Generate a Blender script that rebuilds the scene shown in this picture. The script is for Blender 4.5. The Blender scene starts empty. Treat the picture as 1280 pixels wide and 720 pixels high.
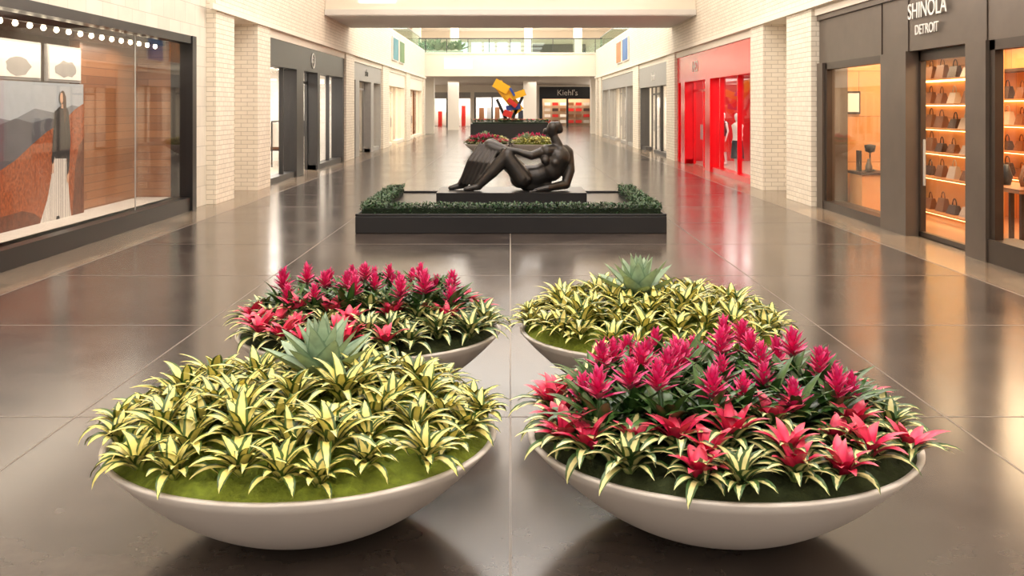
import bpy, math, random
from mathutils import Vector, Matrix, noise
random.seed(11)
S=bpy.context.scene
R=random.uniform
def C(r,g,b):
    f=lambda c:(c/255/12.92 if c/255<=0.04045 else ((c/255+0.055)/1.055)**2.4)
    return (f(r),f(g),f(b),1)
# ---------------------------------------------------------------- materials
def newmat(name):
    m=bpy.data.materials.new(name); m.use_nodes=True
    nt=m.node_tree; b=nt.nodes['Principled BSDF']
    return m,nt,b
def mat(name,col,rough=0.5,metal=0.0,emit=0.0,noise_amt=0.12,nscale=6.0,bump=0.0,emcol=None):
    m,nt,b=newmat(name)
    N=nt.nodes;L=nt.links
    tc=N.new('ShaderNodeTexCoord'); nz=N.new('ShaderNodeTexNoise'); nz.inputs['Scale'].default_value=nscale; nz.inputs['Detail'].default_value=4
    L.new(tc.outputs['Object'],nz.inputs['Vector'])
    mx=N.new('ShaderNodeMix'); mx.data_type='RGBA'
    c=Vector(col[:3])
    mx.inputs[6].default_value=(*(c*(1-noise_amt)),1); mx.inputs[7].default_value=(*[min(1,v) for v in (c*(1+noise_amt))],1)
    L.new(nz.outputs['Fac'],mx.inputs[0]); L.new(mx.outputs[2],b.inputs['Base Color'])
    b.inputs['Roughness'].default_value=rough; b.inputs['Metallic'].default_value=metal
    if emit>0:
        b.inputs['Emission Color'].default_value=emcol or col; b.inputs['Emission Strength'].default_value=emit
    if bump>0:
        bp=N.new('ShaderNodeBump'); bp.inputs['Strength'].default_value=bump; bp.inputs['Distance'].default_value=0.02
        L.new(nz.outputs['Fac'],bp.inputs['Height']); L.new(bp.outputs['Normal'],b.inputs['Normal'])
    return m
def brickmat(name,c1,c2,mortar,w,h,ms=0.006,rough=0.7,bump=0.5,offset=0.5,floor=False,spec=None):
    m,nt,b=newmat(name); N=nt.nodes;L=nt.links
    g=N.new('ShaderNodeNewGeometry'); sp=N.new('ShaderNodeSeparateXYZ'); L.new(g.outputs['Position'],sp.inputs[0])
    cb=N.new('ShaderNodeCombineXYZ')
    if floor:
        L.new(sp.outputs['Y'],cb.inputs['X']); L.new(sp.outputs['X'],cb.inputs['Y'])
    else:
        ad=N.new('ShaderNodeMath'); ad.operation='ADD'; L.new(sp.outputs['X'],ad.inputs[0]); L.new(sp.outputs['Y'],ad.inputs[1])
        L.new(ad.outputs[0],cb.inputs['X']); L.new(sp.outputs['Z'],cb.inputs['Y'])
    br=N.new('ShaderNodeTexBrick'); L.new(cb.outputs[0],br.inputs['Vector'])
    br.offset=offset
    br.inputs['Color1'].default_value=c1; br.inputs['Color2'].default_value=c2; br.inputs['Mortar'].default_value=mortar
    br.inputs['Scale'].default_value=1; br.inputs['Brick Width'].default_value=w; br.inputs['Row Height'].default_value=h
    br.inputs['Mortar Size'].default_value=ms; br.inputs['Mortar Smooth'].default_value=0.3
    nz=N.new('ShaderNodeTexNoise'); nz.inputs['Scale'].default_value=2.5; nz.inputs['Detail'].default_value=5
    L.new(g.outputs['Position'],nz.inputs['Vector'])
    mr=N.new('ShaderNodeMapRange'); mr.inputs[3].default_value=0.88; mr.inputs[4].default_value=1.10; L.new(nz.outputs['Fac'],mr.inputs[0])
    mm=N.new('ShaderNodeVectorMath'); mm.operation='SCALE'; L.new(br.outputs['Color'],mm.inputs[0]); L.new(mr.outputs[0],mm.inputs['Scale'])
    L.new(mm.outputs[0],b.inputs['Base Color']); b.inputs['Roughness'].default_value=rough
    if bump>0:
        bp=N.new('ShaderNodeBump'); bp.inputs['Strength'].default_value=bump; bp.inputs['Distance'].default_value=0.008; bp.invert=True
        L.new(br.outputs['Fac'],bp.inputs['Height']); L.new(bp.outputs['Normal'],b.inputs['Normal'])
    return m
def leafmat(name,centre,edge,split=0.5,base=None,base_end=0.3,tip=None,rough=0.35,stripes=True):
    m,nt,b=newmat(name); N=nt.nodes;L=nt.links
    uv=N.new('ShaderNodeUVMap'); sp=N.new('ShaderNodeSeparateXYZ'); L.new(uv.outputs[0],sp.inputs[0])
    a=N.new('ShaderNodeMath'); a.operation='SUBTRACT'; a.inputs[1].default_value=0.5; L.new(sp.outputs['X'],a.inputs[0])
    a2=N.new('ShaderNodeMath'); a2.operation='ABSOLUTE'; L.new(a.outputs[0],a2.inputs[0])
    a3=N.new('ShaderNodeMath'); a3.operation='MULTIPLY'; a3.inputs[1].default_value=2; L.new(a2.outputs[0],a3.inputs[0])
    g=N.new('ShaderNodeNewGeometry')
    nz=N.new('ShaderNodeTexNoise'); nz.inputs['Scale'].default_value=9; L.new(g.outputs['Position'],nz.inputs['Vector'])
    am=N.new('ShaderNodeMath'); am.operation='MULTIPLY_ADD'; am.inputs[1].default_value=0.55 if stripes else 0.1; L.new(nz.outputs['Fac'],am.inputs[0]); 
    a4=N.new('ShaderNodeMath'); a4.operation='SUBTRACT'; L.new(a3.outputs[0],a4.inputs[0]); a4.inputs[1].default_value=0.27 if stripes else 0.05
    L.new(a4.outputs[0],am.inputs[2])
    rp=N.new('ShaderNodeValToRGB'); L.new(am.outputs[0],rp.inputs[0])
    e=rp.color_ramp.elements; e[0].position=split-0.05; e[0].color=centre; e[1].position=split+0.08; e[1].color=edge
    out=rp.outputs[0]
    if base:
        r2=N.new('ShaderNodeMapRange'); r2.interpolation_type='SMOOTHSTEP'; r2.inputs[1].default_value=base_end-0.15; r2.inputs[2].default_value=base_end+0.15; L.new(sp.outputs['Y'],r2.inputs[0])
        mx=N.new('ShaderNodeMix'); mx.data_type='RGBA'; L.new(r2.outputs[0],mx.inputs[0]); mx.inputs[6].default_value=base; L.new(out,mx.inputs[7]); out=mx.outputs[2]
    if tip:
        r2=N.new('ShaderNodeMapRange'); r2.inputs[1].default_value=0.6; r2.inputs[2].default_value=1.0; L.new(sp.outputs['Y'],r2.inputs[0])
        mx=N.new('ShaderNodeMix'); mx.data_type='RGBA'; L.new(r2.outputs[0],mx.inputs[0]); L.new(out,mx.inputs[6]); mx.inputs[7].default_value=tip; out=mx.outputs[2]
    nz2=N.new('ShaderNodeTexNoise'); nz2.inputs['Scale'].default_value=14; L.new(g.outputs['Position'],nz2.inputs['Vector'])
    mr=N.new('ShaderNodeMapRange'); mr.inputs[1].default_value=0.3; mr.inputs[2].default_value=0.7; mr.inputs[3].default_value=0.75; mr.inputs[4].default_value=1.2; L.new(nz2.outputs['Fac'],mr.inputs[0])
    mm=N.new('ShaderNodeVectorMath'); mm.operation='SCALE'; L.new(out,mm.inputs[0]); L.new(mr.outputs[0],mm.inputs['Scale'])
    L.new(mm.outputs[0],b.inputs['Base Color']); b.inputs['Roughness'].default_value=rough
    return m
def glassmat(name,tint=(1,1,1,1),f0=0.04,f1=0.35):
    m=bpy.data.materials.new(name); m.use_nodes=True; nt=m.node_tree; N=nt.nodes;L=nt.links; N.clear()
    o=N.new('ShaderNodeOutputMaterial'); t=N.new('ShaderNodeBsdfTransparent'); t.inputs[0].default_value=tint
    g=N.new('ShaderNodeBsdfGlossy'); g.inputs['Roughness'].default_value=0.02
    lw=N.new('ShaderNodeLayerWeight'); lw.inputs[0].default_value=0.5
    pw=N.new('ShaderNodeMath'); pw.operation='POWER'; pw.inputs[1].default_value=5; L.new(lw.outputs['Facing'],pw.inputs[0])
    f=N.new('ShaderNodeMath'); f.operation='MULTIPLY_ADD'; f.inputs[1].default_value=f1; f.inputs[2].default_value=f0; L.new(pw.outputs[0],f.inputs[0])
    mx=N.new('ShaderNodeMixShader'); L.new(f.outputs[0],mx.inputs[0]); L.new(t.outputs[0],mx.inputs[1]); L.new(g.outputs[0],mx.inputs[2]); L.new(mx.outputs[0],o.inputs[0])
    return m
M={}
M['brick']=brickmat('white_brick',C(244,232,214),C(236,223,204),C(200,186,166),0.30,0.10,0.008,bump=0.45)
M['stone']=brickmat('limestone_blocks',C(230,221,206),C(218,209,193),C(186,178,164),0.62,0.40,0.006,rough=0.6,bump=0.3)
M['plaster']=mat('cream_plaster',C(242,231,215),0.8,noise_amt=0.03,nscale=2)
M['soffit']=mat('grey_soffit',C(226,222,216),0.8,noise_amt=0.03,nscale=2)
M['bandtile']=brickmat('border_stone_tiles',C(140,124,107),C(112,97,84),C(78,68,60),0.9,0.40,0.006,rough=0.16,bump=0.1,floor=True)
M['wood']=brickmat('walnut_planks',C(160,108,70),C(132,84,52),C(84,50,30),1.3,0.14,0.004,rough=0.4,bump=0.2,offset=0.37)
M['warmwood']=brickmat('honey_oak_panels',C(220,158,98),C(204,140,82),C(140,86,46),2.2,0.9,0.006,rough=0.4,bump=0.1)
M['black']=mat('black_metal',C(34,32,32),0.35,0.3)
M['blackp']=mat('black_facade_panel',C(50,48,47),0.4)
M['plinth']=mat('plinth_black',C(30,27,27),0.3)
M['charcoal']=mat('charcoal_panel',C(70,68,67),0.45)
M['greyp']=mat('grey_panel',C(160,156,151),0.5)
M['bronze']=mat('bronze_metal',C(98,86,76),0.38,0.4,noise_amt=0.2,nscale=3)
M['bronzed']=mat('bronze_dark',C(66,54,45),0.38,0.4,noise_amt=0.2,nscale=3)
M['red']=mat('gloss_red',C(214,14,26),0.2,noise_amt=0.05,emit=0.08,emcol=C(222,10,22))  # slight glow added to the paint, though it is no lamp
M['redin']=mat('red_interior',C(205,16,26),0.45,noise_amt=0.05)
M['white']=mat('white_paint',C(235,230,222),0.5,noise_amt=0.02)
M['warmback']=mat('warm_beige_wall',C(206,178,146),0.6,noise_amt=0.05)
M['bulb']=mat('warm_bulb',C(255,236,200),0.5,emit=9,noise_amt=0)
M['strip']=mat('light_panel',C(255,240,215),0.5,emit=6,noise_amt=0)
M['window']=mat('daylight_window',C(235,242,250),0.3,emit=1.6,noise_amt=0)
M['warmstrip']=mat('warm_shelf_light',C(255,205,130),0.5,emit=8,noise_amt=0)
M['glass']=glassmat('clear_glass'); M['rail']=glassmat('rail_glass',(0.74,0.86,0.81,1),.06,.3)
M['bowl']=mat('offwhite_cast_stone',C(228,219,211),0.55,noise_amt=0.05,nscale=4,bump=0.05)
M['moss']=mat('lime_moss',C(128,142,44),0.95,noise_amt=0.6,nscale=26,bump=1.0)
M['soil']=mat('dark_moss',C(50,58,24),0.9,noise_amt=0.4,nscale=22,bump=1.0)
M['varieg']=leafmat('variegated_yellow_leaf',C(238,224,132),C(66,94,36),0.58,base=C(120,138,56),base_end=0.1)
M['varieg2']=leafmat('variegated_cream_leaf',C(232,222,156),C(62,92,46),0.46,base=C(120,140,70),base_end=0.1)
M['pinkleaf']=leafmat('pink_centre_leaf',C(226,44,92),C(204,28,74),0.6,tip=C(230,100,116))
M['green']=leafmat('dark_green_leaf',C(68,102,48),C(48,80,38),0.6,rough=0.28)
M['torch']=leafmat('magenta_bract',C(232,44,122),C(210,28,98),0.6,base=C(170,22,68),base_end=0.1,tip=C(234,92,152))
M['agave']=leafmat('blue_agave_leaf',C(160,182,152),C(128,154,128),0.8,rough=0.55,base=C(184,198,162),base_end=0.2,stripes=False)
M['hedge']=leafmat('hedge_leaf',C(52,88,44),C(34,66,34),0.6,rough=0.35)
M['scbronze']=mat('patinated_bronze',C(64,60,58),0.30,0.65,noise_amt=0.35,nscale=7,bump=0.15)
M['mann']=mat('mannequin_white',C(232,230,226),0.4,noise_amt=0.02)
M['yel']=mat('yellow_paint',C(232,172,20),0.35,noise_amt=0.05)
M['blue']=mat('blue_paint',C(40,70,150),0.35); M['redp']=mat('red_paint',C(200,40,30),0.35)
M['leather']=mat('tan_leather',C(122,78,44),0.5); M['leather2']=mat('dark_leather',C(64,44,34),0.5)
M['cloth1']=mat('dark_cloth',C(42,42,50),0.9); M['cloth2']=mat('light_cloth',C(200,190,178),0.9)
M['seam']=mat('seam_strip',C(124,113,104),0.4,noise_amt=0.05)
M['lightfloor']=mat('shop_floor',C(170,158,142),0.3)
# polished concrete floor
m,nt,b=newmat('polished_concrete'); N=nt.nodes;L=nt.links
g=N.new('ShaderNodeNewGeometry')
n1=N.new('ShaderNodeTexNoise'); n1.inputs['Scale'].default_value=0.55; n1.inputs['Detail'].default_value=8; n1.inputs['Roughness'].default_value=0.65; L.new(g.outputs['Position'],n1.inputs['Vector'])
n2=N.new('ShaderNodeTexNoise'); n2.inputs['Scale'].default_value=5; n2.inputs['Detail'].default_value=8; L.new(g.outputs['Position'],n2.inputs['Vector'])
ad=N.new('ShaderNodeMath'); ad.operation='MULTIPLY_ADD'; ad.inputs[1].default_value=0.35; L.new(n2.outputs['Fac'],ad.inputs[0]); L.new(n1.outputs['Fac'],ad.inputs[2])
rp=N.new('ShaderNodeValToRGB'); e=rp.color_ramp.elements; e[0].position=0.5; e[0].color=C(48,39,36); e[1].position=0.85; e[1].color=C(86,76,70); L.new(ad.outputs[0],rp.inputs[0])
L.new(rp.outputs[0],b.inputs['Base Color'])
mr=N.new('ShaderNodeMapRange'); mr.inputs[3].default_value=0.12; mr.inputs[4].default_value=0.25; L.new(n1.outputs['Fac'],mr.inputs[0]); L.new(mr.outputs[0],b.inputs['Roughness'])
b.inputs['IOR'].default_value=1.5
M['floor']=m
# ---------------------------------------------------------------- mesh builder
class MB:
    def __init__(s): s.v=[];s.f=[];s.mi=[];s.uv=[];s.mats=[];s.sm=[]
    def mid(s,m):
        if m not in s.mats: s.mats.append(m)
        return s.mats.index(m)
    def face(s,idx,m,uv=None,smooth=False):
        s.f.append(idx); s.mi.append(s.mid(m)); s.uv.extend(uv or [(0,0)]*len(idx)); s.sm.append(smooth)
    def box(s,x0,x1,y0,y1,z0,z1,m,M4=None):
        if x0>x1:x0,x1=x1,x0
        if y0>y1:y0,y1=y1,y0
        b=len(s.v)
        P=[(x0,y0,z0),(x1,y0,z0),(x1,y1,z0),(x0,y1,z0),(x0,y0,z1),(x1,y0,z1),(x1,y1,z1),(x0,y1,z1)]
        if M4 is not None: P=[tuple(M4@Vector(p)) for p in P]
        s.v+=P
        for q in [(3,2,1,0),(4,5,6,7),(0,1,5,4),(1,2,6,5),(2,3,7,6),(3,0,4,7)]: s.face([b+i for i in q],m)
        return s
    def sbox(s,side,a,c,y0,y1,z0,z1,m): return s.box(side*a,side*c,y0,y1,z0,z1,m)
    def poly(s,pts,m):
        b=len(s.v); s.v+=[tuple(p) for p in pts]; s.face(list(range(b,b+len(pts))),m)
    def lathe(s,prof,m,c=(0,0,0),n=48,smooth=True,cap=True):
        b=len(s.v)
        for (r,z) in prof:
            for i in range(n):
                a=2*math.pi*i/n; s.v.append((c[0]+r*math.cos(a),c[1]+r*math.sin(a),c[2]+z))
        for j in range(len(prof)-1):
            for i in range(n):
                s.face([b+j*n+i,b+j*n+(i+1)%n,b+(j+1)*n+(i+1)%n,b+(j+1)*n+i],m,smooth=smooth)
        if cap:
            s.face([b+i for i in reversed(range(n))],m); s.face([b+(len(prof)-1)*n+i for i in range(n)],m)
    def tube(s,pts,r,m,n=8):
        pts=[Vector(p) for p in pts]; b=len(s.v)
        for i,p in enumerate(pts):
            d=(pts[min(i+1,len(pts)-1)]-pts[max(i-1,0)]).normalized()
            u=d.orthogonal().normalized() if abs(d.z)>0.9 else d.cross(Vector((0,0,1))).normalized(); w=d.cross(u)
            rr=r[i] if isinstance(r,(list,tuple)) else r
            for k in range(n):
                a=2*math.pi*k/n; s.v.append(tuple(p+(u*math.cos(a)+w*math.sin(a))*rr))
        for i in range(len(pts)-1):
            for k in range(n): s.face([b+i*n+k,b+i*n+(k+1)%n,b+(i+1)*n+(k+1)%n,b+(i+1)*n+k],m,smooth=True)
        s.face([b+k for k in reversed(range(n))],m); s.face([b+(len(pts)-1)*n+k for k in range(n)],m)
    def leaf(s,base,az,Ln,W,a0,a1,m,chan=0.3,N=7,shape='strap',p=1.0,side_sway=0.0):
        b=len(s.v); pos=Vector(base); 
        for i in range(N+1):
            t=i/N; ang=a0+(a1-a0)*t**p; A=az+side_sway*t
            d=Vector((math.cos(ang)*math.cos(A),math.cos(ang)*math.sin(A),math.sin(ang)))
            sd=Vector((-math.sin(A),math.cos(A),0)); nn=Vector((-math.sin(ang)*math.cos(A),-math.sin(ang)*math.sin(A),math.cos(ang)))
            if shape=='strap': w=min(1,0.6+1.6*t)*(1-max(0,(t-0.5)/0.5)**1.7)
            elif shape=='agave': w=(0.6+0.4*min(1,t/0.45)) if t<0.45 else ((1-t)/0.55)**0.75
            else: w=math.sin(math.pi*min(1,(t*0.85+0.15)))**0.8 if t<1 else 0
            w=max(w,0.02)*W/2
            s.v+= [tuple(pos-sd*w+nn*chan*w),tuple(pos),tuple(pos+sd*w+nn*chan*w)]
            pos=pos+d*(Ln/N)
        for i in range(N):
            t0=i/N;t1=(i+1)/N
            for k in range(2):
                s.face([b+i*3+k,b+i*3+k+1,b+(i+1)*3+k+1,b+(i+1)*3+k],m,[(k/2,t0),((k+1)/2,t0),((k+1)/2,t1),(k/2,t1)],True)
    def build(s,name,parent=None,loc=(0,0,0),bevel=0):
        me=bpy.data.meshes.new(name); me.from_pydata(s.v,[],s.f)
        for m in s.mats: me.materials.append(m)
        me.polygons.foreach_set('material_index',s.mi); me.polygons.foreach_set('use_smooth',s.sm)
        uvl=me.uv_layers.new(name='UVMap'); flat=[c for u in s.uv for c in u]; uvl.data.foreach_set('uv',flat)
        me.update()
        o=bpy.data.objects.new(name,me); S.collection.objects.link(o); o.location=loc
        if parent: o.parent=parent
        if bevel:
            md=o.modifiers.new('bevel','BEVEL'); md.width=bevel; md.segments=2; md.limit_method='ANGLE'
        return o
def empty(name,loc=(0,0,0)):
    e=bpy.data.objects.new(name,None); S.collection.objects.link(e); e.location=loc; e.empty_display_size=0.2; return e
def inst(me,name,parent=None,loc=(0,0,0),rz=0,sc=1):
    o=bpy.data.objects.new(name,me); S.collection.objects.link(o); o.location=loc; o.rotation_euler=(0,0,rz); o.scale=(sc,sc,sc)
    if parent:o.parent=parent
    return o
import bmesh
_t=bmesh.new(); bmesh.ops.create_icosphere(_t,subdivisions=3,radius=1); _t.verts.index_update()
SPV=[tuple(v.co) for v in _t.verts]; SPF=[[v.index for v in f_.verts] for f_ in _t.faces]; _t.free()
def blobmesh(name,parts,m,voxel=0.02,smooth=4):
    """continuous surface: tapered capsules fused by voxel remesh"""
    V=[];F=[]
    for pt in parts:
        p0,r0,p1,r1=pt[:4]; sc=pt[4] if len(pt)>4 else (1,1,1)
        p0=Vector(p0);p1=Vector(p1); L_=(p1-p0).length; n=max(1,int(L_/(0.25*min(r0,r1)))) if L_>1e-6 else 0
        for i in range(n+1):
            t=i/n if n else 0; p=p0.lerp(p1,t); r=r0+(r1-r0)*t; b=len(V)
            V+=[(p.x+x*r*sc[0],p.y+y*r*sc[1],p.z+z*r*sc[2]) for x,y,z in SPV]; F+=[[k+b for k in q_] for q_ in SPF]
    me=bpy.data.meshes.new(name+'_raw'); me.from_pydata(V,[],F)
    o=bpy.data.objects.new(name+'_raw',me); S.collection.objects.link(o)
    r=o.modifiers.new('r','REMESH'); r.mode='VOXEL'; r.voxel_size=voxel; r.use_smooth_shade=True
    s_=o.modifiers.new('s','SMOOTH'); s_.factor=0.6; s_.iterations=smooth
    dg=bpy.context.evaluated_depsgraph_get(); ev=o.evaluated_get(dg)
    out=bpy.data.meshes.new_from_object(ev); out.name=name
    bpy.data.objects.remove(o); out.materials.clear(); out.materials.append(m)
    out.polygons.foreach_set('use_smooth',[True]*len(out.polygons))
    return out
def text(body,name,parent,side,y,z,size,m,x=6.1,extr=0.006,rotfront=False):
    cu=bpy.data.curves.new(name,'FONT'); cu.body=body; cu.size=size; cu.extrude=extr; cu.align_x='CENTER'; cu.align_y='CENTER'
    cu.materials.append(m); o=bpy.data.objects.new(name,cu); S.collection.objects.link(o)
    if rotfront: mt=Matrix(((1,0,0,x),(0,0,-1,y),(0,1,0,z),(0,0,0,1)))
    elif side>0: mt=Matrix(((0,0,-1,x),(-1,0,0,y),(0,1,0,z),(0,0,0,1)))
    else: mt=Matrix(((0,0,1,-x),(1,0,0,y),(0,1,0,z),(0,0,0,1)))
    o.matrix_world=mt
    if parent:o.parent=parent
    return o
def area(name,loc,sx,sy,power,col=(1,1,1),rot=(0,0,0),parent=None):
    l=bpy.data.lights.new(name,'AREA'); l.shape='RECTANGLE'; l.size=sx; l.size_y=sy; l.energy=power; l.color=col
    o=bpy.data.objects.new(name,l); S.collection.objects.link(o); o.location=loc; o.rotation_euler=rot
    if parent:o.parent=parent
    return o
# ---------------------------------------------------------------- shell
X=6.2; Y0=-10; YE=73.0; YB=104.0; ZT=5.85
f=MB(); f.box(-5.4,5.4,Y0,YB+4,-0.2,0,M['floor']); f.box(-5.4,-12,YE,YB+4,-0.2,0,M['floor']); f.box(5.4,12,YE,YB+4,-0.2,0,M['floor'])
f.box(-12,-5.4,Y0,YE,-0.2,0,M['bandtile']); f.box(5.4,12,Y0,YE,-0.2,0,M['bandtile'])
f.build('floor')
f=MB(); w=0.007
for x in (0,-2.8,2.8,-5.4,5.4): f.box(x-w,x+w,Y0,YE,0,0.0015,M['seam'])
y=-4.5
while y<YE: f.box(-5.4,5.4,y-w,y+w,0,0.0012,M['seam']); y+=2.8
f.build('trim_floor_seams')
def pier(mb,s,y0,y1,a=6.0): mb.sbox(s,a,6.9,y0,y1,0,3.95,M['brick'])
def niche(mb,s,y0,y1): mb.sbox(s,6.75,6.95,y0,y1,0,3.95,M['brick'])
for s,nm in((-1,'wall_left'),(1,'wall_right')):
    mb=MB()
    if s<0:
        mb.sbox(s,X,6.5,9,21.2,3.35,ZT,M['stone']); mb.sbox(s,X,6.9,20.15,21.2,0,3.35,M['stone'])
        mb.sbox(s,X,6.5,Y0,9,0,ZT,M['stone'])
        mb.sbox(s,6.0,6.9,21.2,73,3.95,ZT,M['brick'])
    else:
        mb.sbox(s,X,6.9,Y0,9,0,ZT,M['brick']); mb.sbox(s,6.0,6.9,9,73,3.95,ZT,M['brick'])
    pier(mb,s,21.2 if s<0 else 20.75,22.6); niche(mb,s,22.6,24.7); pier(mb,s,24.7,26)
    for a,b_ in ((38,40),(49,51.5) if s<0 else (48.8,51),(60,62.3) if s<0 else (69,70.5),(72,73.4)): pier(mb,s,a,b_)
    mb.sbox(s,6.06,6.5,26,73,3.75,3.95,M['plaster']); 
    if s>0: mb.sbox(s,6.06,6.6,9,20.7,3.8,3.95,M['plaster'])
    mb.build(nm)
    t=MB(); t.sbox(s,5.93,6.0,20.75 if s<0 else 9,73.4,3.95,4.07,M['plaster']); t.sbox(s,5.999,6.95,Y0,33.4,ZT,ZT+0.08,M['plaster']); t.sbox(s,5.999,6.95,38.9,YE,ZT,ZT+0.08,M['plaster'])
    t.build('trim_cornice_left' if s<0 else 'trim_cornice_right')
    # upper gallery
    u=MB(); u.sbox(s,6.5,13,Y0,YE,4.6,4.85,M['plaster']); u.sbox(s,12.8,13,Y0,YB,4.85,9.5,M['plaster'])
    u.build('wall_upper_gallery_left' if s<0 else 'wall_upper_gallery_right')
    r=MB(); r.sbox(s,6.3,6.32,38.9,YE,ZT+0.08,ZT+0.95,M['rail']); r.sbox(s,6.28,6.34,38.9,YE,ZT+0.95,ZT+1.0,M['greyp'])
    r.build('glass_railing')
    o=MB(); o.sbox(s,12.0,12.2,YE,YB,0,4.13,M['plaster']); o.build('wall_concourse_left' if s<0 else 'wall_concourse_right')
# bridge
b_=MB(); b_.box(-5.99,5.99,33.6,38.7,5.12,6.3,M['plaster']); b_.box(-5.99,5.99,33.52,38.78,4.95,5.13,M['soffit']); b_.box(-5.95,5.95,33.6,38.7,4.92,4.95,M['soffit'])
b_.build('pedestrian_bridge')
# far balcony
b_=MB(); b_.box(-12,12,YE+.4,YE+0.9,4.13,5.76,M['plaster']); b_.box(-12,12,YE+0.9,YB,4.13,4.8,M['plaster']); b_.box(-12,12,YE+0.34,YE+0.9,5.70,5.80,M['plaster'])
b_.build('balcony_slab')
r=MB(); r.box(-6.5,6.5,YE+0.5,YE+0.52,5.8,6.75,M['rail']); r.box(-6.5,6.5,YE+0.47,YE+0.55,6.75,6.83,M['charcoal'])
for i in range(-4,5): r.box(i*1.5-0.025,i*1.5+0.025,YE+0.48,YE+0.54,5.8,6.75,M['charcoal'])
r.build('balcony_railing')
# ceiling (opaque roof with two holes added and sized to cast the sun patches)
mb=MB()
def roof(y0,y1,x0=-13,x1=13): mb.box(x0,x1,y0,y1,9.5,9.8,M['plaster'])
roof(Y0,28.3); roof(28.3,29.2,-13,-4.9); roof(28.3,29.2,-3.7,13); roof(29.2,67.3); roof(67.3,68.5,-13,-4.66); roof(67.3,68.5,-2.7,13); roof(68.5,104.5)
mb.build('ceiling')
# far end walls
mb=MB(); mb.box(-12,12,YB,YB+0.3,3.3,4.13,M['plaster']); mb.box(-12,12,YB,YB+0.3,4.8,9.5,M['plaster'])
for a,c in((-12,-8.6),(-4.0,-3.6),(1.6,2.9),(8.6,12)): mb.box(a,c,YB,YB+0.3,0,3.3,M['plaster'])
mb.box(-12,12,YB+3.5,YB+3.7,0,4,M['white']); mb.box(-12,12,YB+.3,YB+3.5,4.0,4.13,M['white'])
mb.build('wall_far')
mb=MB()
for x0,x1,yy in ((-6.6,-5.6,76),(-5.3,-4.4,88),(1.1,2.2,88),(5.9,6.8,76)): mb.box(x0,x1,yy,yy+1,0,4.13,M['plaster'])
for x0,x1,yy in ((-5.2,-4.5,90),(1.2,1.9,90),(5.5,6.2,90),(-8.5,-7.8,90)): mb.box(x0,x1,yy,yy+0.8,4.8,9.5,M['plaster'])
mb.build('concourse_column')
# ---------------------------------------------------------------- mannequins
mp=[((0,0,1.63),0.085,(0,-0.01,1.70),0.085),((0,0,1.48),0.05,(0,0,1.6),0.045),
 ((-0.15,0,1.42),0.06,(0.15,0,1.42),0.06),((0,0,1.38),0.12,(0,0,1.2),0.10,(1.15,0.8,1)),((0,0,1.2),0.10,(0,0,1.05),0.105,(1.1,0.8,1)),((0,0,1.0),0.13,(0,0,0.92),0.13,(1.15,0.85,1)),
 ((-0.09,0,0.9),0.09,(-0.10,-0.02,0.5),0.058),((-0.10,-0.02,0.5),0.056,(-0.11,0.02,0.1),0.035),((-0.11,0.02,0.06),0.038,(-0.12,-0.12,0.035),0.03),
 ((0.09,0,0.9),0.09,(0.10,0.01,0.5),0.058),((0.10,0.01,0.5),0.056,(0.12,0.04,0.1),0.035),((0.12,0.04,0.06),0.038,(0.14,-0.1,0.035),0.03),
 ((-0.19,0,1.42),0.05,(-0.27,0.03,1.14),0.04),((-0.27,0.03,1.14),0.038,(-0.20,-0.08,0.9),0.028),
 ((0.19,0,1.42),0.05,(0.26,0.03,1.14),0.04),((0.26,0.03,1.14),0.038,(0.27,-0.06,0.88),0.028),((0.27,-0.06,0.88),0.03,(0.27,-0.08,0.8),0.02)]
mann=blobmesh('mannequin_body',mp,M['mann'],0.022,3)
def dressed(name,loc,rz,top,bot,parent=None):
    e=empty(name,loc); e.rotation_euler=(0,0,rz)
    if parent: e.parent=parent
    inst(mann,'body',e)
    d=MB(); 
    d.lathe([(0.17,0.95),(0.15,1.08),(0.17,1.3),(0.20,1.42),(0.10,1.50)],top,n=20,cap=False)
    d.lathe([(0.22,0.45),(0.20,0.7),(0.17,0.98)],bot,n=20,cap=False)
    o=d.build('clothing',e); o.scale=(1.15,0.85,1)
    b=MB(); b.lathe([(0.2,0),(0.2,0.02)],M['greyp'],n=20); b.build('base',e)
    return e
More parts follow.
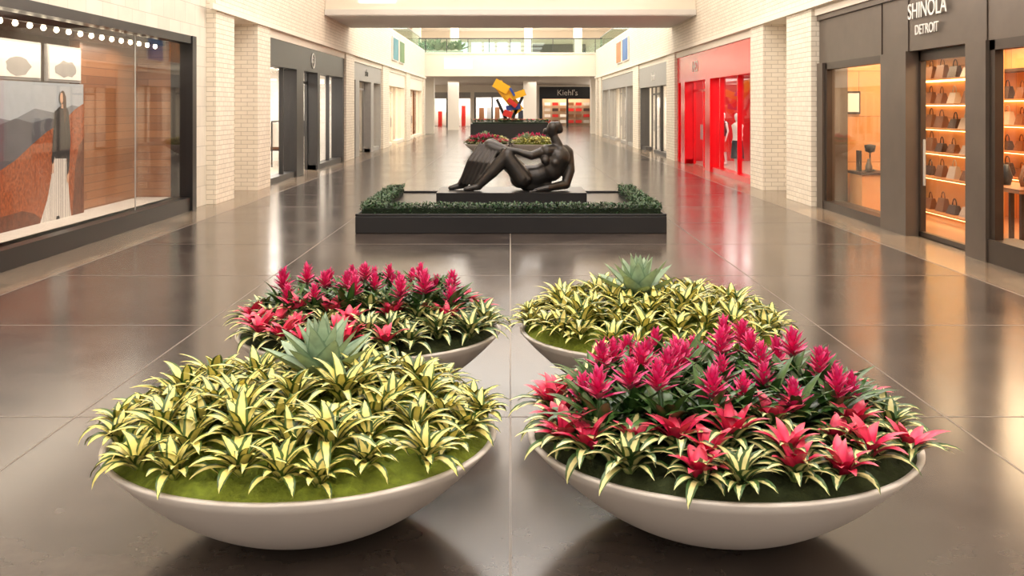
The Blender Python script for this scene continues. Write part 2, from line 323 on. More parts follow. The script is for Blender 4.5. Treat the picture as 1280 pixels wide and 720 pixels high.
# ---------------------------------------------------------------- shops
def shop(name,s,y0,y1,fr,inm,head=3.05,top=3.75,depth=3.0,spans=(),door=None,mull=0.10,lc=(1,.85,.65),lp=120,base=0.15,fx=6.1,ceilz=3.3,plain=False):
    e=empty(name); mb=MB()
    mb.sbox(s,fx,6.5,y0,y1,head,top,fr)
    mb.sbox(s,fx,6.5,y0,y0+0.25,0,head,fr); mb.sbox(s,fx,6.5,y1-0.25,y1,0,head,fr)
    for (a,b) in spans: mb.sbox(s,fx,6.5,a,b,0,head,fr)
    if door:
        mb.sbox(s,fx+.05,6.45,y0,door[0],0,base,fr); mb.sbox(s,fx+.05,6.45,door[1],y1,0,base,fr)
        d0,d1=door; mid=(d0+d1)/2
        for q in(d0,mid-0.04,mid+0.0,d1-0.06): mb.sbox(s,6.40,6.46,q,q+0.06,0,head,fr)
        mb.sbox(s,6.40,6.46,d0,d1,head-.35,head-.27,fr)
        mb.sbox(s,6.33,6.36,mid-0.15,mid-0.12,0.9,1.4,M['greyp']); mb.sbox(s,6.33,6.36,mid+0.12,mid+0.15,0.9,1.4,M['greyp'])
    else: mb.sbox(s,fx+.05,6.45,y0,y1,0,base,fr)
    n=max(1,int((y1-y0)/2.2))
    for i in range(1,n): 
        yy=y0+(y1-y0)*i/n
        if not(door and door[0]-.2<yy<door[1]+.2): mb.sbox(s,6.2,6.32,yy-0.03,yy+0.03,base,head,fr)
    mb.build('frame',e)
    g=MB(); g.sbox(s,6.28,6.29,y0+.25,y1-.25,base,head,M['glass']) if not door else (g.sbox(s,6.28,6.29,y0+.25,door[0],base,head,M['glass']),g.sbox(s,6.28,6.29,door[1],y1-.25,base,head,M['glass']),g.sbox(s,6.42,6.43,door[0],door[1],0.02,head,M['glass']))
    g.build('glass',e)
    r=MB(); bx=6.5+depth
    r.sbox(s,bx,bx+0.1,y0,y1,0,ceilz,inm); r.sbox(s,6.5,bx,y0-0.0,y0+0.1,0,ceilz,inm); r.sbox(s,6.5,bx,y1-0.1,y1,0,ceilz,inm)
    r.sbox(s,6.5,bx,y0,y1,ceilz,ceilz+0.1,M['white']); r.sbox(s,6.46,bx,y0+.1,y1-.1,0.0,0.012,M['lightfloor'])
    yy=y0+0.8
    while yy<y1-.5: 
        for xx in(6.9,7.9): r.sbox(s,xx,xx+0.16,yy,yy+0.16,ceilz-0.03,ceilz,M['strip'])
        yy+=1.3
    r.build('interior',e)
    area('shop_light',(s*(6.5+depth/2),(y0+y1)/2,ceilz-0.1),depth*.6,(y1-y0)*.8,lp,lc,parent=e)
    return e
def rack(parent,s,x,y0,y1):
    mb=MB(); 
    for yy in(y0,y1): mb.box(s*x-.02,s*x+.02,yy-.02,yy+.02,0.012,1.5,M['black'])
    mb.box(s*x-.02,s*x+.02,y0,y1,1.48,1.52,M['black'])
    yy=y0+.1
    while yy<y1-.1:
        mb.box(s*x-.22,s*x+.22,yy,yy+.06,R(.5,.7),1.46,random.choice([M['cloth1'],M['cloth2'],M['leather'],M['white']])); yy+=.13
    mb.build('clothes_rack',parent)
def shelves(parent,s,x,y0,y1,zs,back,light=True,items='bag',depth=0.4):
    mb=MB(); mb.sbox(s,x+depth,x+depth+.04,y0,y1,0.012,zs[-1]+.5,back)
    for yy in(y0,y1): mb.sbox(s,x,x+depth,yy-.03,yy+.03,0.012,zs[-1]+.5,M['bronzed'])
    for z in zs:
        mb.sbox(s,x,x+depth,y0,y1,z,z+.03,M['warmwood'])
        if light: mb.sbox(s,x+depth-.06,x+depth-.02,y0+.05,y1-.05,z-.012,z,M['warmstrip']); mb.sbox(s,x+.02,x+.05,y0+.05,y1-.05,z-.012,z,M['warmstrip'])
    mb.sbox(s,x,x+depth,y0,y1,zs[-1]+.5,zs[-1]+.55,M['bronzed'])
    for z in zs:
        n=int((y1-y0)/0.5)
        for i in range(n):
            yc=y0+(i+.5)*(y1-y0)/n+R(-.04,.04); w=R(.13,.19); h=R(.14,.24); mt=random.choice([M['leather'],M['leather'],M['leather2'],M['cloth2']])
            xc=s*(x+.2); b=len(mb.v)
            P=[(xc-.08,yc-w,z+.03),(xc+.08,yc-w,z+.03),(xc+.08,yc+w,z+.03),(xc-.08,yc+w,z+.03),(xc-.03,yc-w*.8,z+.03+h),(xc+.03,yc-w*.8,z+.03+h),(xc+.03,yc+w*.8,z+.03+h),(xc-.03,yc+w*.8,z+.03+h)]
            mb.v+=P
            for q in [(3,2,1,0),(4,5,6,7),(0,1,5,4),(1,2,6,5),(2,3,7,6),(3,0,4,7)]: mb.face([b+k for k in q],mt)
            mb.tube([(xc,yc+math.cos(t)*w*.45,z+.03+h+math.sin(t)*.11) for t in [math.pi*k/8 for k in range(9)]],.01,mt,6)
    mb.build('display_shelves',parent)
# --- right: bronze leather-goods store
e=empty('leather_goods_storefront'); s=1; mb=MB()
mb.sbox(s,6.15,6.6,9,20.7,2.85,3.78,M['bronze']); mb.sbox(s,6.1,6.15,9,20.7,3.70,3.80,M['bronze'])
for yy in (10.9,13.4,16.05,17.2): mb.sbox(s,6.135,6.15,yy-.01,yy+.01,2.85,3.7,M['bronzed'])
mb.sbox(s,6.1,6.6,20.35,20.7,0,2.85,M['bronze']); mb.sbox(s,6.1,6.38,16.05,17.15,0,2.85,M['bronze']); mb.sbox(s,6.1,6.3,13.35,13.95,0,2.85,M['bronze']); mb.sbox(s,6.1,6.6,9,9.5,0,2.85,M['bronze'])
mb.sbox(s,6.12,6.5,17.1,20.4,0,0.16,M['bronzed']); mb.sbox(s,6.12,6.5,9.4,13.4,0,0.3,M['bronzed'])
for a,b in((17.15,17.27),(20.22,20.35),(13.2,13.35),(11.3,11.36)): mb.sbox(s,6.15,6.26,a,b,.15,2.85,M['bronzed'])
mb.sbox(s,6.15,6.3,17.2,20.3,2.72,2.85,M['bronzed']); mb.sbox(s,6.15,6.3,9.4,13.4,2.72,2.85,M['bronzed'])
# door frame
for a in(13.95,15.97): mb.sbox(s,6.30,6.38,a,a+.08,0,2.85,M['bronzed'])
mb.sbox(s,6.3,6.38,13.95,16.05,2.70,2.85,M['bronzed']); mb.sbox(s,6.26,6.29,15.75,15.78,.8,1.5,M['greyp']); mb.sbox(s,6.3,6.38,13.95,16.05,0,.08,M['bronzed'])
mb.build('frame',e)
g=MB(); g.sbox(s,6.22,6.23,17.2,20.3,.15,2.75,M['glass']); g.sbox(s,6.22,6.23,9.4,13.3,.3,2.75,M['glass']); g.sbox(s,6.33,6.34,14,16.0,.05,2.72,M['glass']); g.build('glass',e)
r=MB(); r.sbox(s,9.3,9.4,9,20.7,0,3.3,M['warmwood']); r.sbox(s,6.6,9.3,20.6,20.7,0,3.3,M['warmwood']); r.sbox(s,6.6,9.3,9,9.1,0,3.3,M['warmwood']); r.sbox(s,6.6,9.3,9,20.7,3.2,3.3,M['warmwood']); r.sbox(s,6.3,9.3,9.1,20.6,0.0,.012,M['wood'])
for yy in(10,11.5,13,14.5,16,17.5,19,20.2):
    for xx in(6.8,7.6,8.6): r.sbox(s,xx,xx+.12,yy,yy+.12,3.17,3.2,M['strip'])
r.build('interior',e)
shelves(e,1,7.3,16.3,19.3,[.15,.75,1.18,1.60,2.02,2.45],M['warmwood'])
shelves(e,1,8.6,12,20.2,[.75,1.2,1.65,2.1],M['warmwood'])
t=MB(); t.box(6.62,7.2,19.65,20.45,.70,.75,M['leather2']); t.box(6.66,7.16,19.7,20.4,0.012,.70,M['warmwood'])
t.box(6.70,6.74,19.95,20.15,.75,1.15,M['black']); t.lathe([(.1,0),(.1,.03),(.015,.05),(.015,.35),(.09,.38),(.11,.5),(.02,.52)],M['black'],c=(6.95,20.1,.75),n=16)
t.lathe([(.05,0),(.07,.1),(.03,.2),(.03,.25)],M['bronze'],c=(6.84,19.85,.75),n=16)
t.box(6.64,6.92,20.56,20.6,1.85,2.3,M['black']); t.box(6.67,6.89,20.55,20.56,1.89,2.26,M['white'])
t.build('display_table',e)
t=MB(); t.box(6.95,7.6,14.2,15.7,.80,.86,M['wood']); 
for xx in(7.0,7.5):
    for yy in(14.25,15.6): t.box(xx,xx+.06,yy,yy+.06,0.012,.8,M['bronzed'])
for k in range(4): t.lathe([(.06,0),(.09,.12),(.05,.24),(.03,.3)],random.choice([M['leather'],M['bronze'],M['black']]),c=(7.2+.1*(k%2),14.4+.35*k,.86),n=16)
t.build('display_table_near',e)
area('shop_light',(8.1,16,3.1),2,8,440,(1,.74,.44),parent=e); area('shop_light',(6.95,19.2,3.1),.6,2.2,60,(1,.72,.42),parent=e); area('shop_light',(7,14,3.1),.6,6,180,(1,.74,.44),parent=e)
text('SHINOLA','sign_line_a',e,1,15.25,3.43,.34,M['white'],x=6.10); text('DETROIT','sign_line_b',e,1,15.25,3.14,.21,M['white'],x=6.10)
# --- right: red store
e=shop('red_boutique_storefront',1,26,38,M['red'],M['redin'],head=2.85,door=(32.6,36.4),spans=((31.8,32.6),(36.4,37.2)),lc=(1,.8,.75),lp=300,depth=2.2)
text('NEO','store_sign',e,1,34.3,3.3,.5,M['white'],x=6.09)
dressed('mannequin',(6.68,30.6,.02),math.radians(-80),M['white'],M['cloth1'],e)
dressed('mannequin_b',(7.2,35.2,.02),math.radians(-70),M['cloth1'],M['redp'],e)
# --- right others
e=shop('grey_boutique_storefront',1,40,48.8,M['charcoal'],M['white'],door=(44.6,47.2),lp=300,head=2.85)
for yy in(41.2,42.6,43.6): dressed('mannequin_d',(7.0,yy,.02),math.radians(-80),M['cloth1'],M['cloth1'],e)
mb=MB(); mb.sbox(1,6.05,6.1,40,48.8,2.85,3.75,M['greyp']); mb.build('sign_panel',e)
text('brand','store_sign',e,1,44,3.25,.5,M['white'],x=6.04)
e=shop('pale_storefront',1,51,69,M['greyp'],M['white'],door=(58,61),lp=500,spans=((54.5,55),(64,64.6)))
rack(e,1,7.4,52,54)
# --- left shops
e=shop('black_boutique_storefront',-1,26,38,M['blackp'],M['white'],door=(30.6,32.8),spans=((29.6,30.6),(32.8,33.2)),lp=700,lc=(1,.92,.82),fx=6.08)
lg=MB(); lg.tube([(-6.06,32+.22*math.cos(a),3.4+.22*math.sin(a)) for a in [2*math.pi*k/24 for k in range(25)]],.02,M['white'],6); lg.build('round_logo',e)
text('G','store_sign',e,-1,32,3.4,.26,M['white'],x=6.07)
rack(e,-1,7.8,27,29.2); rack(e,-1,7.8,34,37); 
for yy in(27.5,35,36.5): dressed('mannequin_c',(-7.0,yy,.02),math.radians(80),M['cloth1'],M['cloth2'],e)
e=shop('grey_storefront',-1,40,49,M['greyp'],M['cloth2'],door=(42,45.5),lp=200,spans=((41,42),(45.5,46.4)))
mb=MB(); mb.sbox(-1,6.9,7.0,41.5,46,0.02,2.8,M['black']); mb.build('dark_interior_sheet',e)  # black sheet standing in for the shade of the open interior
text('salon','store_sign',e,-1,44,3.4,.42,M['black'],x=6.08)
e=shop('white_boutique_storefront',-1,51.5,60,M['plaster'],M['cloth2'],door=(54,56.5),lp=420,lc=(1,.8,.55))
for yy in(52.6,58): dressed('mannequin_e',(-7,yy,.02),math.radians(80),M['cloth1'],M['leather'],e)
rack(e,-1,7.6,56.8,59)
e=shop('cream_boutique_storefront',-1,62.3,72,M['plaster'],M['leather'],door=(66,68),lp=420,lc=(1,.75,.5))
rack(e,-1,7.4,63,66); rack(e,-1,7.4,69,71.5)
# --- left fashion display window
e=empty('fashion_display_window'); mb=MB()
mb.box(-6.12,-6.5,9,20.15,0,.26,M['black']); mb.box(-6.1,-6.35,9,20.15,3.2,3.35,M['black']); mb.box(-6.08,-6.5,19.9,20.15,0,3.35,M['black']); mb.box(-6.2,-6.215,17.2,17.215,.28,3.2,M['greyp'])
mb.box(-6.3,-8.6,9,20.1,0.0,.26,M['cloth2'])
mb.build('frame',e)
g=MB(); g.box(-6.2,-6.21,9,19.9,.26,3.2,M['glass']); g.build('glass',e)
r=MB(); r.box(-7.15,-7.25,17.1,20,.26,3.3,M['wood']); r.box(-6.5,-7.15,19.95,20.08,.26,3.3,M['wood']); r.box(-7.2,-7.04,17.0,17.12,.26,3.1,M['wood'])
r.box(-8.5,-8.6,9,20,.26,3.3,M['cloth2']); r.box(-6.35,-8.5,9,20,3.28,3.34,M['leather']); r.box(-6.5,-8.5,20.0,20.08,.26,3.3,M['cloth2']); r.box(-6.5,-8.5,9,9.1,.26,3.3,M['cloth2'])
r.build('interior',e)
bl=MB(); bl.box(-6.56,-6.64,11,19.8,3.15,3.28,M['leather2'])
for k in range(17): bl.lathe([(.008,-.04),(.03,-.027),(.04,0),(.03,.027),(.018,.06)],M['bulb'],c=(-6.6,12.6+k*.42,3.11),n=12)
bl.build('bulb_row',e)
# mural (flat printed panel, layered art)
sky=mat('mural_sky',C(160,166,172),.6); mtn=mat('mural_mountain',C(78,78,84),.6,noise_amt=.35,nscale=3); mtn2=mat('mural_far_mountain',C(112,116,122),.6,noise_amt=.1,nscale=3)
hill=mat('mural_heather_hill',C(146,74,34),.6,noise_amt=1.0,nscale=18); hill2=mat('mural_dark_hill',C(100,54,32),.6,noise_amt=.8,nscale=12)
skin=mat('mural_skin',C(205,160,130),.6); hair=mat('mural_hair',C(66,42,28),.6)
skirt=brickmat('mural_pleats',C(230,222,212),C(200,190,180),C(120,112,106),0.045,4,0.008,rough=.6,bump=0)
dk=mat('mural_black_dress',C(26,24,26),.6)
mu=MB(); mu.box(-7.0,-7.03,11,17.05,.26,2.36,sky)
def P(x,pts,m): mu.poly([(x,a,b) for a,b in pts],m)
P(-6.998,[(11,.26),(17.05,.26),(17.05,1.98),(16.6,2.02),(16,1.9),(15.3,1.97),(14.6,1.8),(14,1.86),(13,1.95),(12,1.8),(11,1.9)],mtn2)
P(-6.996,[(11,.26),(17.05,.26),(17.05,1.8),(16.4,1.75),(15.8,1.82),(15.2,1.76),(14.7,1.83),(14.2,1.74),(13.2,1.7),(12,1.6),(11,1.6)],mtn)
P(-6.994,[(11,.26),(17.05,.26),(17.05,2.05),(16.7,1.95),(16.2,1.74),(15.7,1.62),(15.2,1.44),(14.7,1.24),(14.26,1.12),(13,1.0),(11,.8)],hill)
P(-6.992,[(11,.26),(15.6,.26),(15.3,.42),(14.9,.5),(14.3,.48),(13.2,.42),(11,.4)],hill2)
P(-6.992,[(16.6,.26),(17.05,.26),(17.05,1.5),(16.85,1.35),(16.7,1.0)],hill2)
P(-6.988,[(15.45,.26),(16.55,.24),(16.5,.45),(16.42,.9),(16.35,1.3),(15.98,1.3),(15.86,1.0),(15.7,.6)],skirt)
P(-6.986,[(15.95,1.2),(16.40,1.18),(16.42,1.45),(16.40,1.85),(16.42,1.96),(16.3,2.0),(16.12,2.0),(15.96,1.92),(15.98,1.6)],dk)
P(-6.984,[(16.3,1.9),(16.44,1.94),(16.52,1.5),(16.46,1.0),(16.38,.9),(16.38,1.4)],dk)
P(-6.984,[(15.94,1.93),(16.06,1.95),(16.03,1.6),(15.96,1.25),(15.86,1.1),(15.84,1.2),(15.88,1.5)],dk)
P(-6.983,[(15.85,1.12),(15.92,1.14),(15.90,.98),(15.84,.98)],skin); P(-6.983,[(16.38,.92),(16.46,.95),(16.44,.80),(16.38,.80)],skin)
P(-6.983,[(16.17,1.97),(16.28,1.97),(16.26,2.07),(16.18,2.07)],skin)
P(-6.982,[(16.22+.10*math.cos(a),2.14+.105*math.sin(a)) for a in [k*math.pi/8 for k in range(16)]],hair)
P(-6.981,[(16.18+.06*math.cos(a),2.13+.085*math.sin(a)) for a in [k*math.pi/8 for k in range(16)]],skin)
P(-6.9805,[(16.22,2.2),(16.34,2.16),(16.36,1.85),(16.28,1.7),(16.24,1.95)],hair)
P(-6.983,[(15.98,.26),(16.12,.26),(16.1,.31),(16.0,.31)],dk)
mu.build('landscape_mural',e)
fr=MB()
for a,b in((12.6,13.95),(14.05,15.55),(15.75,17.0)):
    fr.box(-7.02,-7.06,a,b,2.38,2.95,M['greyp']); fr.box(-7.0,-7.02,a+.05,b-.05,2.42,2.91,M['white'])
    cx=(a+b)/2; P2=[(-6.998,cx+math.cos(t)*R(.3,.45),2.58+math.sin(t)*R(.1,.16)) for t in [k*math.pi/7 for k in range(14)]]; fr.poly(P2,M['greyp'])
fr.build('framed_prints',e)
area('display_light',(-6.75,15,3.05),.4,8,80,(1,.86,.68),parent=e); area('display_light',(-7.9,15,3.1),.6,8,30,(1,.86,.68),parent=e)
# ---------------------------------------------------------------- far shops
e=empty('cosmetics_storefront'); mb=MB(); mb.box(2.9,8.6,YB-.1,YB+.2,2.75,3.95,M['black']); mb.box(2.9,3.2,YB-.1,YB+.2,0,2.8,M['black']); mb.box(8.3,8.6,YB-.1,YB+.2,0,2.8,M['black']); mb.box(5.6,5.8,YB-.1,YB+.2,0,2.8,M['black'])
mb.box(2.9,8.6,YB+3.2,YB+3.3,0,4,M['warmback'])
for k in range(6):
    for j in range(4): mb.box(3.5+k*.8,4.1+k*.8,YB+2.6,YB+2.9,.3+.6*j,.6+.6*j,random.choice([M['redp'],M['cloth2'],M['leather'],M['leather2'],M['white']]))
mb.build('frame',e); text("Kiehl's",'store_sign',e,0,YB-.12,3.35,.8,M['white'],x=5.7,rotfront=True)
area('shop_light',(5.7,YB+1.8,3.2),4.5,2,220,(1,.8,.6),parent=e)
e=empty('bright_storefront'); mb=MB(); mb.box(-3.6,1.6,YB-.1,YB+.2,2.9,3.4,M['greyp'])
for x in(-3.6,-1.9,-.2,1.4): mb.box(x,x+.15,YB-.1,YB+.2,0,2.9,M['charcoal'])
for k in range(6): mb.box(-3.2+k*.8,-2.7+k*.8,YB+2.4,YB+2.8,0,R(1,2.2),random.choice([M['cloth1'],M['cloth2'],M['greyp'],M['leather']]))
mb.build('frame',e); area('shop_light',(-1,YB+1.8,3.2),4.5,2,450,(1,.95,.88),parent=e)
e=empty('corner_storefront'); mb=MB(); mb.box(-8.6,-4,YB-.1,YB+.2,2.8,3.4,M['greyp']); mb.box(-6.4,-6.2,YB-.1,YB+.2,0,2.8,M['charcoal']); 
for k in range(5): mb.box(-8.2+k*.8,-7.8+k*.8,YB+2.4,YB+2.8,0,R(1,2.2),random.choice([M['cloth2'],M['leather'],M['redp']]))
mb.build('frame',e); area('shop_light',(-6.3,YB+1.8,3.2),4,2,300,(1,.85,.68),parent=e)
# upper level shops
e=empty('upper_level_storefront'); mb=MB(); mb.box(1.8,7.5,YB-.3,YB-.02,4.8,8.2,M['charcoal'])
for k in range(5): mb.box(-5.2+k*1.3,-4.2+k*1.3,YB-.1,YB-.02,5.6,8.4,M['window'])
for k in range(6): mb.box(2.2+k*.85,2.8+k*.85,YB-.34,YB-.3,5.2,7.0,random.choice([M['strip'],M['leather'],M['cloth1'],M['black']]))
mb.build('panels',e)
for a in(-3.0,4.0): area('concourse_light',(a,86,4.05),5,18,800,(1,.94,.85))
for a in(-9.5,9.5): area('soffit_fill_light',(a,88,3.2),2.5,26,700,(1,.93,.84),rot=(math.pi,0,0))  # unseen upward fill added to brighten the far soffit
# wall art banners
for s,cols in((-1,(C(70,140,150),C(90,130,70))),(1,(C(60,110,170),C(190,120,60)))):
    mb=MB()
    for k,c in enumerate(cols):
        mb.sbox(s,5.92,5.99,52.5+k*3.2,54.9+k*3.2,4.35,5.55,M['white']); mm_=mat('art_print_%d_%d'%(s,k),c,.5,noise_amt=.6,nscale=1.5); mb.sbox(s,5.9,5.92,52.6+k*3.2,54.8+k*3.2,4.4,5.5,mm_)
    mb.build('wall_art_panel')
# ---------------------------------------------------------------- plants
def rosette(mb,x,y,z,n,Ln,W,m,inner=None,tx=0,ty=0,flat=0.0,tj=.45,ifr=.55):
    ph=R(0,6.28); tx+=R(-tj,tj); ty+=R(-tj,tj)
    for i in range(n):
        fr=i/(n-1); az=ph+i*2.39996+R(-.25,.25); 
        out=(tx*math.cos(az)+ty*math.sin(az))
        L_=Ln*(1.0-.3*fr)*R(.8,1.15); a0=1.45*fr+.95*(1-fr)-.25*out; a1=R(-1.5,-.6)*(1-fr)+.45*fr-.25*out
        mb.leaf((x+.012*math.cos(az),y+.012*math.sin(az),z+.02*fr),az,L_,W*R(.75,1.15),a0,a1,(inner if (inner and fr>ifr) else m),N=7,side_sway=R(-.45,.45),chan=.35)
def guz(mb,x,y,z,sc=1.0):
    ph=R(0,6.28)
    for i in range(24):
        fr=i/23; az=ph+i*2.39996+R(-.2,.2)
        mb.leaf((x,y,z+.03*fr),az,R(.22,.34)*sc*(1-.15*fr),.048*sc,.7+.6*fr,R(-.8,-.1)+.9*fr,M['green'],N=6,side_sway=R(-.3,.3))
    lx,ly=R(-.04,.04),R(-.04,.04); h0=R(.08,.20)*sc; H=R(.13,.18)*sc
    mb.tube([(x,y,z),(x+lx*.5,y+ly*.5,z+h0*.5),(x+lx,y+ly,z+h0+H*.7)],.011,M['green'],6)
    nb=30
    for i in range(nb):
        fr=i/(nb-1); az=ph+i*2.39996
        mb.leaf((x+lx,y+ly,z+h0+H*.62*fr),az,R(.08,.12)*sc*(1-.40*fr),.032*sc*(1-.25*fr),.35+.85*fr,.50+.9*fr+R(-.25,.2),M['torch'],N=4,chan=.5,shape='bract')
def agave(mb,x,y,z,sc=1.0,n=26):
    for i in range(n):
        fr=i/(n-1); az=i*2.39996
        mb.leaf((x+.03*math.cos(az)*(1-fr),y+.03*math.sin(az)*(1-fr),z+.05*fr),az,(.29-.06*fr)*sc*R(.93,1.05),.13*sc*(1-.45*fr),.30+1.15*fr,.50+1.05*fr,M['agave'],N=8,chan=.5,shape='agave')
BR=.9; BH=.425
def domez(r): return BH-.02+.13*(1-(r/BR)**2)
def pts(rad,dmin,ok=lambda x,y:True,tries=12000):
    out=[]
    for _ in range(tries):
        x,y=R(-rad,rad),R(-rad,rad)
        if x*x+y*y>rad*rad or not ok(x,y): continue
        if all((x-a)**2+(y-b)**2>dmin*dmin for a,b in out): out.append((x,y))
    return out
def ring(rad,n,ph=0): return [((rad+R(-.03,.03))*math.cos(ph+2*math.pi*k/n+R(-.07,.07)),(rad+R(-.03,.03))*math.sin(ph+2*math.pi*k/n+R(-.07,.07))) for k in range(n)]
bm_=MB()
prof=[(.18,0)]
for k in range(1,17):
    r_=.18+.72*k/16; prof.append((r_,BH*((r_-.12)/.78)**2.05-.002 if k>1 else .008))
prof+=[(.899,BH+.008),(.872,BH+.008),(.866,BH-.008),(.86,BH-.02)]
bm_.lathe(prof,M['bowl'],n=96,cap=False); bowl_o=bm_.build('bowl_shell_master'); bowl_me=bowl_o.data; bpy.data.objects.remove(bowl_o)
def moss(m,amp=.03):
    mb=MB(); nr,na=40,130; mb.v.append((0,0,domez(0)))
    for j in range(1,nr+1):
        r=.868*j/nr; ed=min(1,(nr-j)/4)
        for i in range(na):
            a=2*math.pi*i/na; x,y=r*math.cos(a),r*math.sin(a)
            z=(domez(r)+amp*abs(noise.noise(Vector((x*9,y*9,1))))*2+amp*.9*abs(noise.noise(Vector((x*34,y*34,3)))))*ed+(BH-.010)*(1-ed); mb.v.append((x,y,z))
    for i in range(na): mb.face([0,1+i,1+(i+1)%na],m,smooth=True)
    for j in range(nr-1):
        for i in range(na): mb.face([1+j*na+i,1+(j+1)*na+i,1+(j+1)*na+(i+1)%na,1+j*na+(i+1)%na],m,smooth=True)
    return mb
def planter_yellow(ag,gaps):
    P_=MB(); ed=ring(.80,25)
    for x,y in ed+pts(.67,.158,lambda x,y:((x-ag[0])**2+(y-ag[1])**2>.17**2) and all(((x-g_[0])/g_[2])**2+((y-g_[1])/g_[3])**2>1 for g_ in gaps)):
        r=math.hypot(x,y); k=max(0,(r-.45)/.40)*1.1; big=r>.75
        rosette(P_,x,y,domez(r)+R(.01,.06),int(R(15,22)),R(.17,.23) if big else R(.22,.32),.052,M['varieg'],tx=k*x/max(r,.01),ty=k*y/max(r,.01))
    A=MB(); agave(A,ag[0],ag[1],domez(math.hypot(ag[0],ag[1]))+.07,1.22)
    return [('yellow_bromeliads',P_),('agave',A),('moss_bed',moss(M['moss'],.045))]
def planter_pink(lim,pp=.75,sc=1.0):
    G=MB(); cen=pts(.66,.165,lambda x,y: y>lim(x))
    for x,y in cen: guz(G,x,y,domez(math.hypot(x,y))+.02,sc*R(.88,1.14))
    Q=MB(); ed=ring(.79,23)
    for x,y in ed+pts(.68,.16,lambda x,y: all((x-a)**2+(y-b)**2>.12**2 for a,b in cen) and y<lim(x)+.05):
        r=math.hypot(x,y); k=max(0,(r-.45)/.45)
        rosette(Q,x,y,domez(r)+.03,24,R(.20,.27),.054,M['varieg2'],inner=M['pinkleaf'] if R(0,1)<pp else M['varieg2'],tx=k*x/max(r,.01),ty=k*y/max(r,.01),tj=.3,ifr=R(.5,.72))
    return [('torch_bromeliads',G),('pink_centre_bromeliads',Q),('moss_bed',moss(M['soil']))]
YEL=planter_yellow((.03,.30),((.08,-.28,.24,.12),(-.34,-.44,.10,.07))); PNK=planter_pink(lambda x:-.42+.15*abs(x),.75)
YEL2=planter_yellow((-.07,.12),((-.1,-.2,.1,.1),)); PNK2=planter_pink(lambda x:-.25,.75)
def planter(parts,loc,rz=0,sc=1.02):
    e=empty('planter_bowl',loc); e.scale=(sc,sc,sc); inst(bowl_me,'bowl_shell',e)
    for i,(n,p) in enumerate(parts):
        if isinstance(p,MB):
            o=p.build(n,e); parts[i]=(n,o.data)
        else: o=inst(p,n,e)
        o.rotation_euler=(0,0,rz)
planter(YEL,(-.985,4.98,0)); planter(PNK,(1.0,4.98,0)); planter(PNK2,(-.985,7.30,0)); planter(YEL2,(.985,7.30,0))
planter(PNK,(-.975,43.2,0),1.0); planter(YEL,(.975,43.2,0),2.0); planter(YEL2,(-.975,45.5,0),.5); planter(PNK2,(.975,45.5,0),2.5)
# ---------------------------------------------------------------- plinth + hedge + reclining bronze
def hedge_fill(mb,x0,x1,y0,y1,z0,z1,n,sz=.035):
    for _ in range(n):
        x,y,z=R(x0,x1),R(y0,y1),z0+(z1-z0)*(R(0,1)**.6)
        mb.leaf((x,y,z),R(0,6.28),sz*R(.8,1.5),sz*.6,R(-.2,1.2),R(-.6,.6),M['hedge'],N=2,shape='bract',chan=.3)
e=empty('sculpture_plinth'); px0,px1,py0,py1=-2.44,2.46,16.35,20.85
mb=MB(); mb.box(px0,px1,py0,py1,0,.27,M['plinth']); mb.box(px0,px1,py0,py0+.04,.27,.31,M['plinth']); mb.box(px0,px0+.04,py0,py1,.27,.31,M['plinth']); mb.box(px1-.04,px1,py0,py1,.27,.31,M['plinth']); mb.box(px0,px1,py1-.04,py1,.27,.31,M['plinth'])
mb.build('plinth',e,bevel=.01)
h=MB(); hs=mat('hedge_core',C(24,38,20),.9)
for (a,b,c,d,n) in((px0+.06,px1-.06,py0+.06,py0+.34,5200),(px0+.06,px0+.36,py0+.3,py1-.3,3600),(px1-.36,px1-.06,py0+.3,py1-.3,3600)):
    h.box(a+.03,b-.03,c+.03,d-.03,.27,.38,hs); hedge_fill(h,a,b,c,d,.30,.455,n,.042)
h.build('boxwood_hedge',e)
def q(px,py,dy=0): return ((px-638)/67.7,19.2+dy,2-(py-133)/67.7)
sp=[]
def cap(a,ra,b,rb,sc=None): sp.append((a,ra,b,rb,sc) if sc else (a,ra,b,rb))
# head, hair bun, neck
cap(q(691,160),.115,q(690,165),.10,(.95,1,1.1)); cap(q(697,157,.02),.085,q(699,162,.02),.08); cap(q(682,163),.045,q(681,166),.04)
cap(q(693,172),.08,q(697,182),.10)
# shoulders / chest / waist / hips
cap(q(683,189,-.12),.13,q(706,190,.08),.14); cap(q(697,197),.24,q(689,212,-.02),.22); cap(q(688,212),.21,q(670,221),.20); cap(q(670,219),.20,q(654,221),.22); cap(q(650,222,-.1),.19,q(650,222,.14),.19)
cap(q(681,199,-.20),.085,q(681,200,-.22),.08); cap(q(693,203,-.18),.085,q(693,204,-.18),.08)
# near leg: thigh up to knee, shin to foot
cap(q(652,222,-.16),.18,q(634,196,-.18),.145); cap(q(634,194,-.18),.135,q(616,214,-.2),.11); cap(q(616,214,-.2),.11,q(599,231,-.2),.07); cap(q(599,232,-.2),.07,q(583,235,-.26),.045)
# far leg: higher knee, shin out to left
cap(q(650,216,.16),.18,q(616,185,.14),.16); cap(q(614,184,.14),.16,q(598,205,.1),.15); cap(q(598,205,.1),.15,q(579,229,.05),.10); cap(q(580,231,.05),.07,q(563,235,.0),.045)
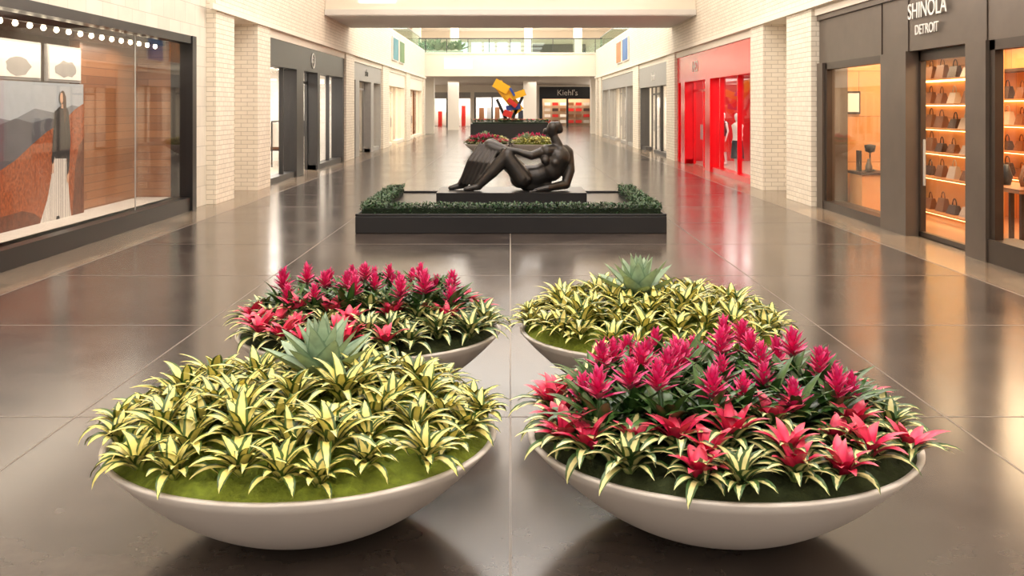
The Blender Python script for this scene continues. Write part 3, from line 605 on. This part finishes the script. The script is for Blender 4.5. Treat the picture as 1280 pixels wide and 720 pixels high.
# drapery folds running from the knee down over the shin
for k in range(6):
    t=k/5; a=q(600+t*24,181+t*3,-.02-.02*t); b=q(575+t*24,229+t*3,-.06-.10*t)
    A_=Vector(a);B_=Vector(b); mid=A_.lerp(B_,.45)+Vector((-.03*(1-t),-.08,.03))
    cap(a,.035,tuple(mid),.04); cap(tuple(mid),.04,b,.026)
cap(q(612,184,.05),.14,q(630,190,.0),.13)
cap(q(603,205,.04),.12,q(590,222,.02),.09); cap(q(612,205,.04),.12,q(598,222,.0),.09)
# drape across lap
for k in range(4): cap(q(630+k*4,187+k*3,-.16),.05,q(648+k*4,214+k*3,-.27),.05)
# far arm to knee
cap(q(682,188,-.06),.10,q(664,194,-.26),.08); cap(q(664,194,-.26),.078,q(645,188,-.22),.055); cap(q(645,188,-.22),.055,q(634,186,-.22),.04)
# near arm propping down, forearm on base
cap(q(709,191,.05),.12,q(712,213,.0),.10); cap(q(712,213,.0),.10,q(707,229,-.06),.09); cap(q(707,230,-.06),.09,q(684,233,-.38),.065); cap(q(684,233,-.38),.06,q(668,236,-.42),.04)
for k in range(4): cap(q(670,236,-.39-.03*k),.02,q(661,237,-.39-.035*k),.016)
# seat mass
cap(q(660,230),.15,q(682,231),.12)
me=blobmesh('figure',sp,M['scbronze'],.014,4)
e=empty('reclining_figure_sculpture'); inst(me,'bronze_body',e)
mb=MB(); mb.box(-1.32,1.36,18.5,19.95,.275,.46,M['plinth']); mb.build('base_slab',e)
# ---------------------------------------------------------------- second plinth + geometric sculpture
e=empty('flower_plinth'); mb=MB(); mb.box(-2.15,2.15,56,59.5,0,1.05,M['plinth']); mb.build('plinth',e)
h=MB(); h.box(-2.05,2.05,56.1,59.4,1.05,1.12,hs); hedge_fill(h,-2.1,2.1,56.05,56.5,1.1,1.28,1800,.07)
for _ in range(400): h.leaf((R(-2,2),R(56.05,56.5),1.27),R(0,6.28),.09,.07,.9,.2,random.choice([M['pinkleaf'],M['varieg']]),N=2,shape='bract')
h.build('flower_hedge',e)
e=empty('geometric_sculpture'); mb=MB()
def rb(cx,cz,lx,lz,ang,m,cy=57.8,ly=.5): mb.box(-lx/2,lx/2,-ly/2,ly/2,-lz/2,lz/2,m,Matrix.Translation((cx,cy,cz))@Matrix.Rotation(ang,4,'Y'))
rb(-.1,2.5,2.0,.55,math.radians(52),M['yel']); rb(-.5,3.1,.9,.5,math.radians(30),M['yel'],57.6); rb(.3,2.6,1.1,.36,math.radians(-20),M['yel'],57.4,.35); rb(.15,1.95,.8,.3,math.radians(-10),M['blue'],57.7)
rb(-.15,1.6,.5,.35,math.radians(20),M['redp'],57.4); rb(.4,1.95,.16,1.3,math.radians(25),M['black']); rb(-.5,1.85,.16,1.2,math.radians(-25),M['black']); rb(0.1,2.8,.5,.12,math.radians(60),M['blue'],57.2,.3); rb(0,1.24,1.4,.2,0,M['black']); rb(.1,2.2,.6,.25,math.radians(40),M['redp'],57.3,.3)
mb.build('beams',e)
# upper balcony plants
e=empty('balcony_plants'); mb=MB(); mb.box(-6.6,-3.4,74.6,75.4,4.8,6.0,M['white']); A=MB()
for k in range(6): agave(A,-6.3+k*.52,75,6.02,R(2.8,3.8),18)
mb.build('trough',e); A.build('agaves',e)
# ---------------------------------------------------------------- lights
for i,yy in enumerate((-4,5,14,23,34.5,43,52,61,70)): 
    area('skylight_lamp',(0,yy,9.4),8,5.5,670 if yy!=34.5 else 300,(1,.965,.91))
for s in(-1,1):
    for yy in(0,18,36,54,70): area('clerestory_lamp',(s*11.5,yy,8.2),2.2,16,820,(1,.955,.89),rot=(0,math.radians(s*72),0))
area('balcony_skylight_lamp',(0,88,9.3),14,20,2300,(1,.99,.97))
sun=bpy.data.lights.new('sun','SUN'); sun.energy=9; sun.angle=.01; so=bpy.data.objects.new('sun',sun); S.collection.objects.link(so)
so.rotation_euler=(math.radians(50),0,0)
so.location=(0,0,20)
W=bpy.data.worlds.new('world'); S.world=W; W.use_nodes=True; bg=W.node_tree.nodes['Background']; bg.inputs[0].default_value=(1,.97,.94,1); bg.inputs[1].default_value=1.0
# camera
cd=bpy.data.cameras.new('camera'); cam=bpy.data.objects.new('camera',cd); S.collection.objects.link(cam)
cam.location=(0,0,2.0); cam.rotation_euler=(math.radians(90),0,0); cd.sensor_width=36; cd.lens=1300/1280*36; cd.shift_y=-227/1280; cd.shift_x=2/1280; cd.clip_end=400
S.camera=cam
S.view_settings.view_transform='Standard'
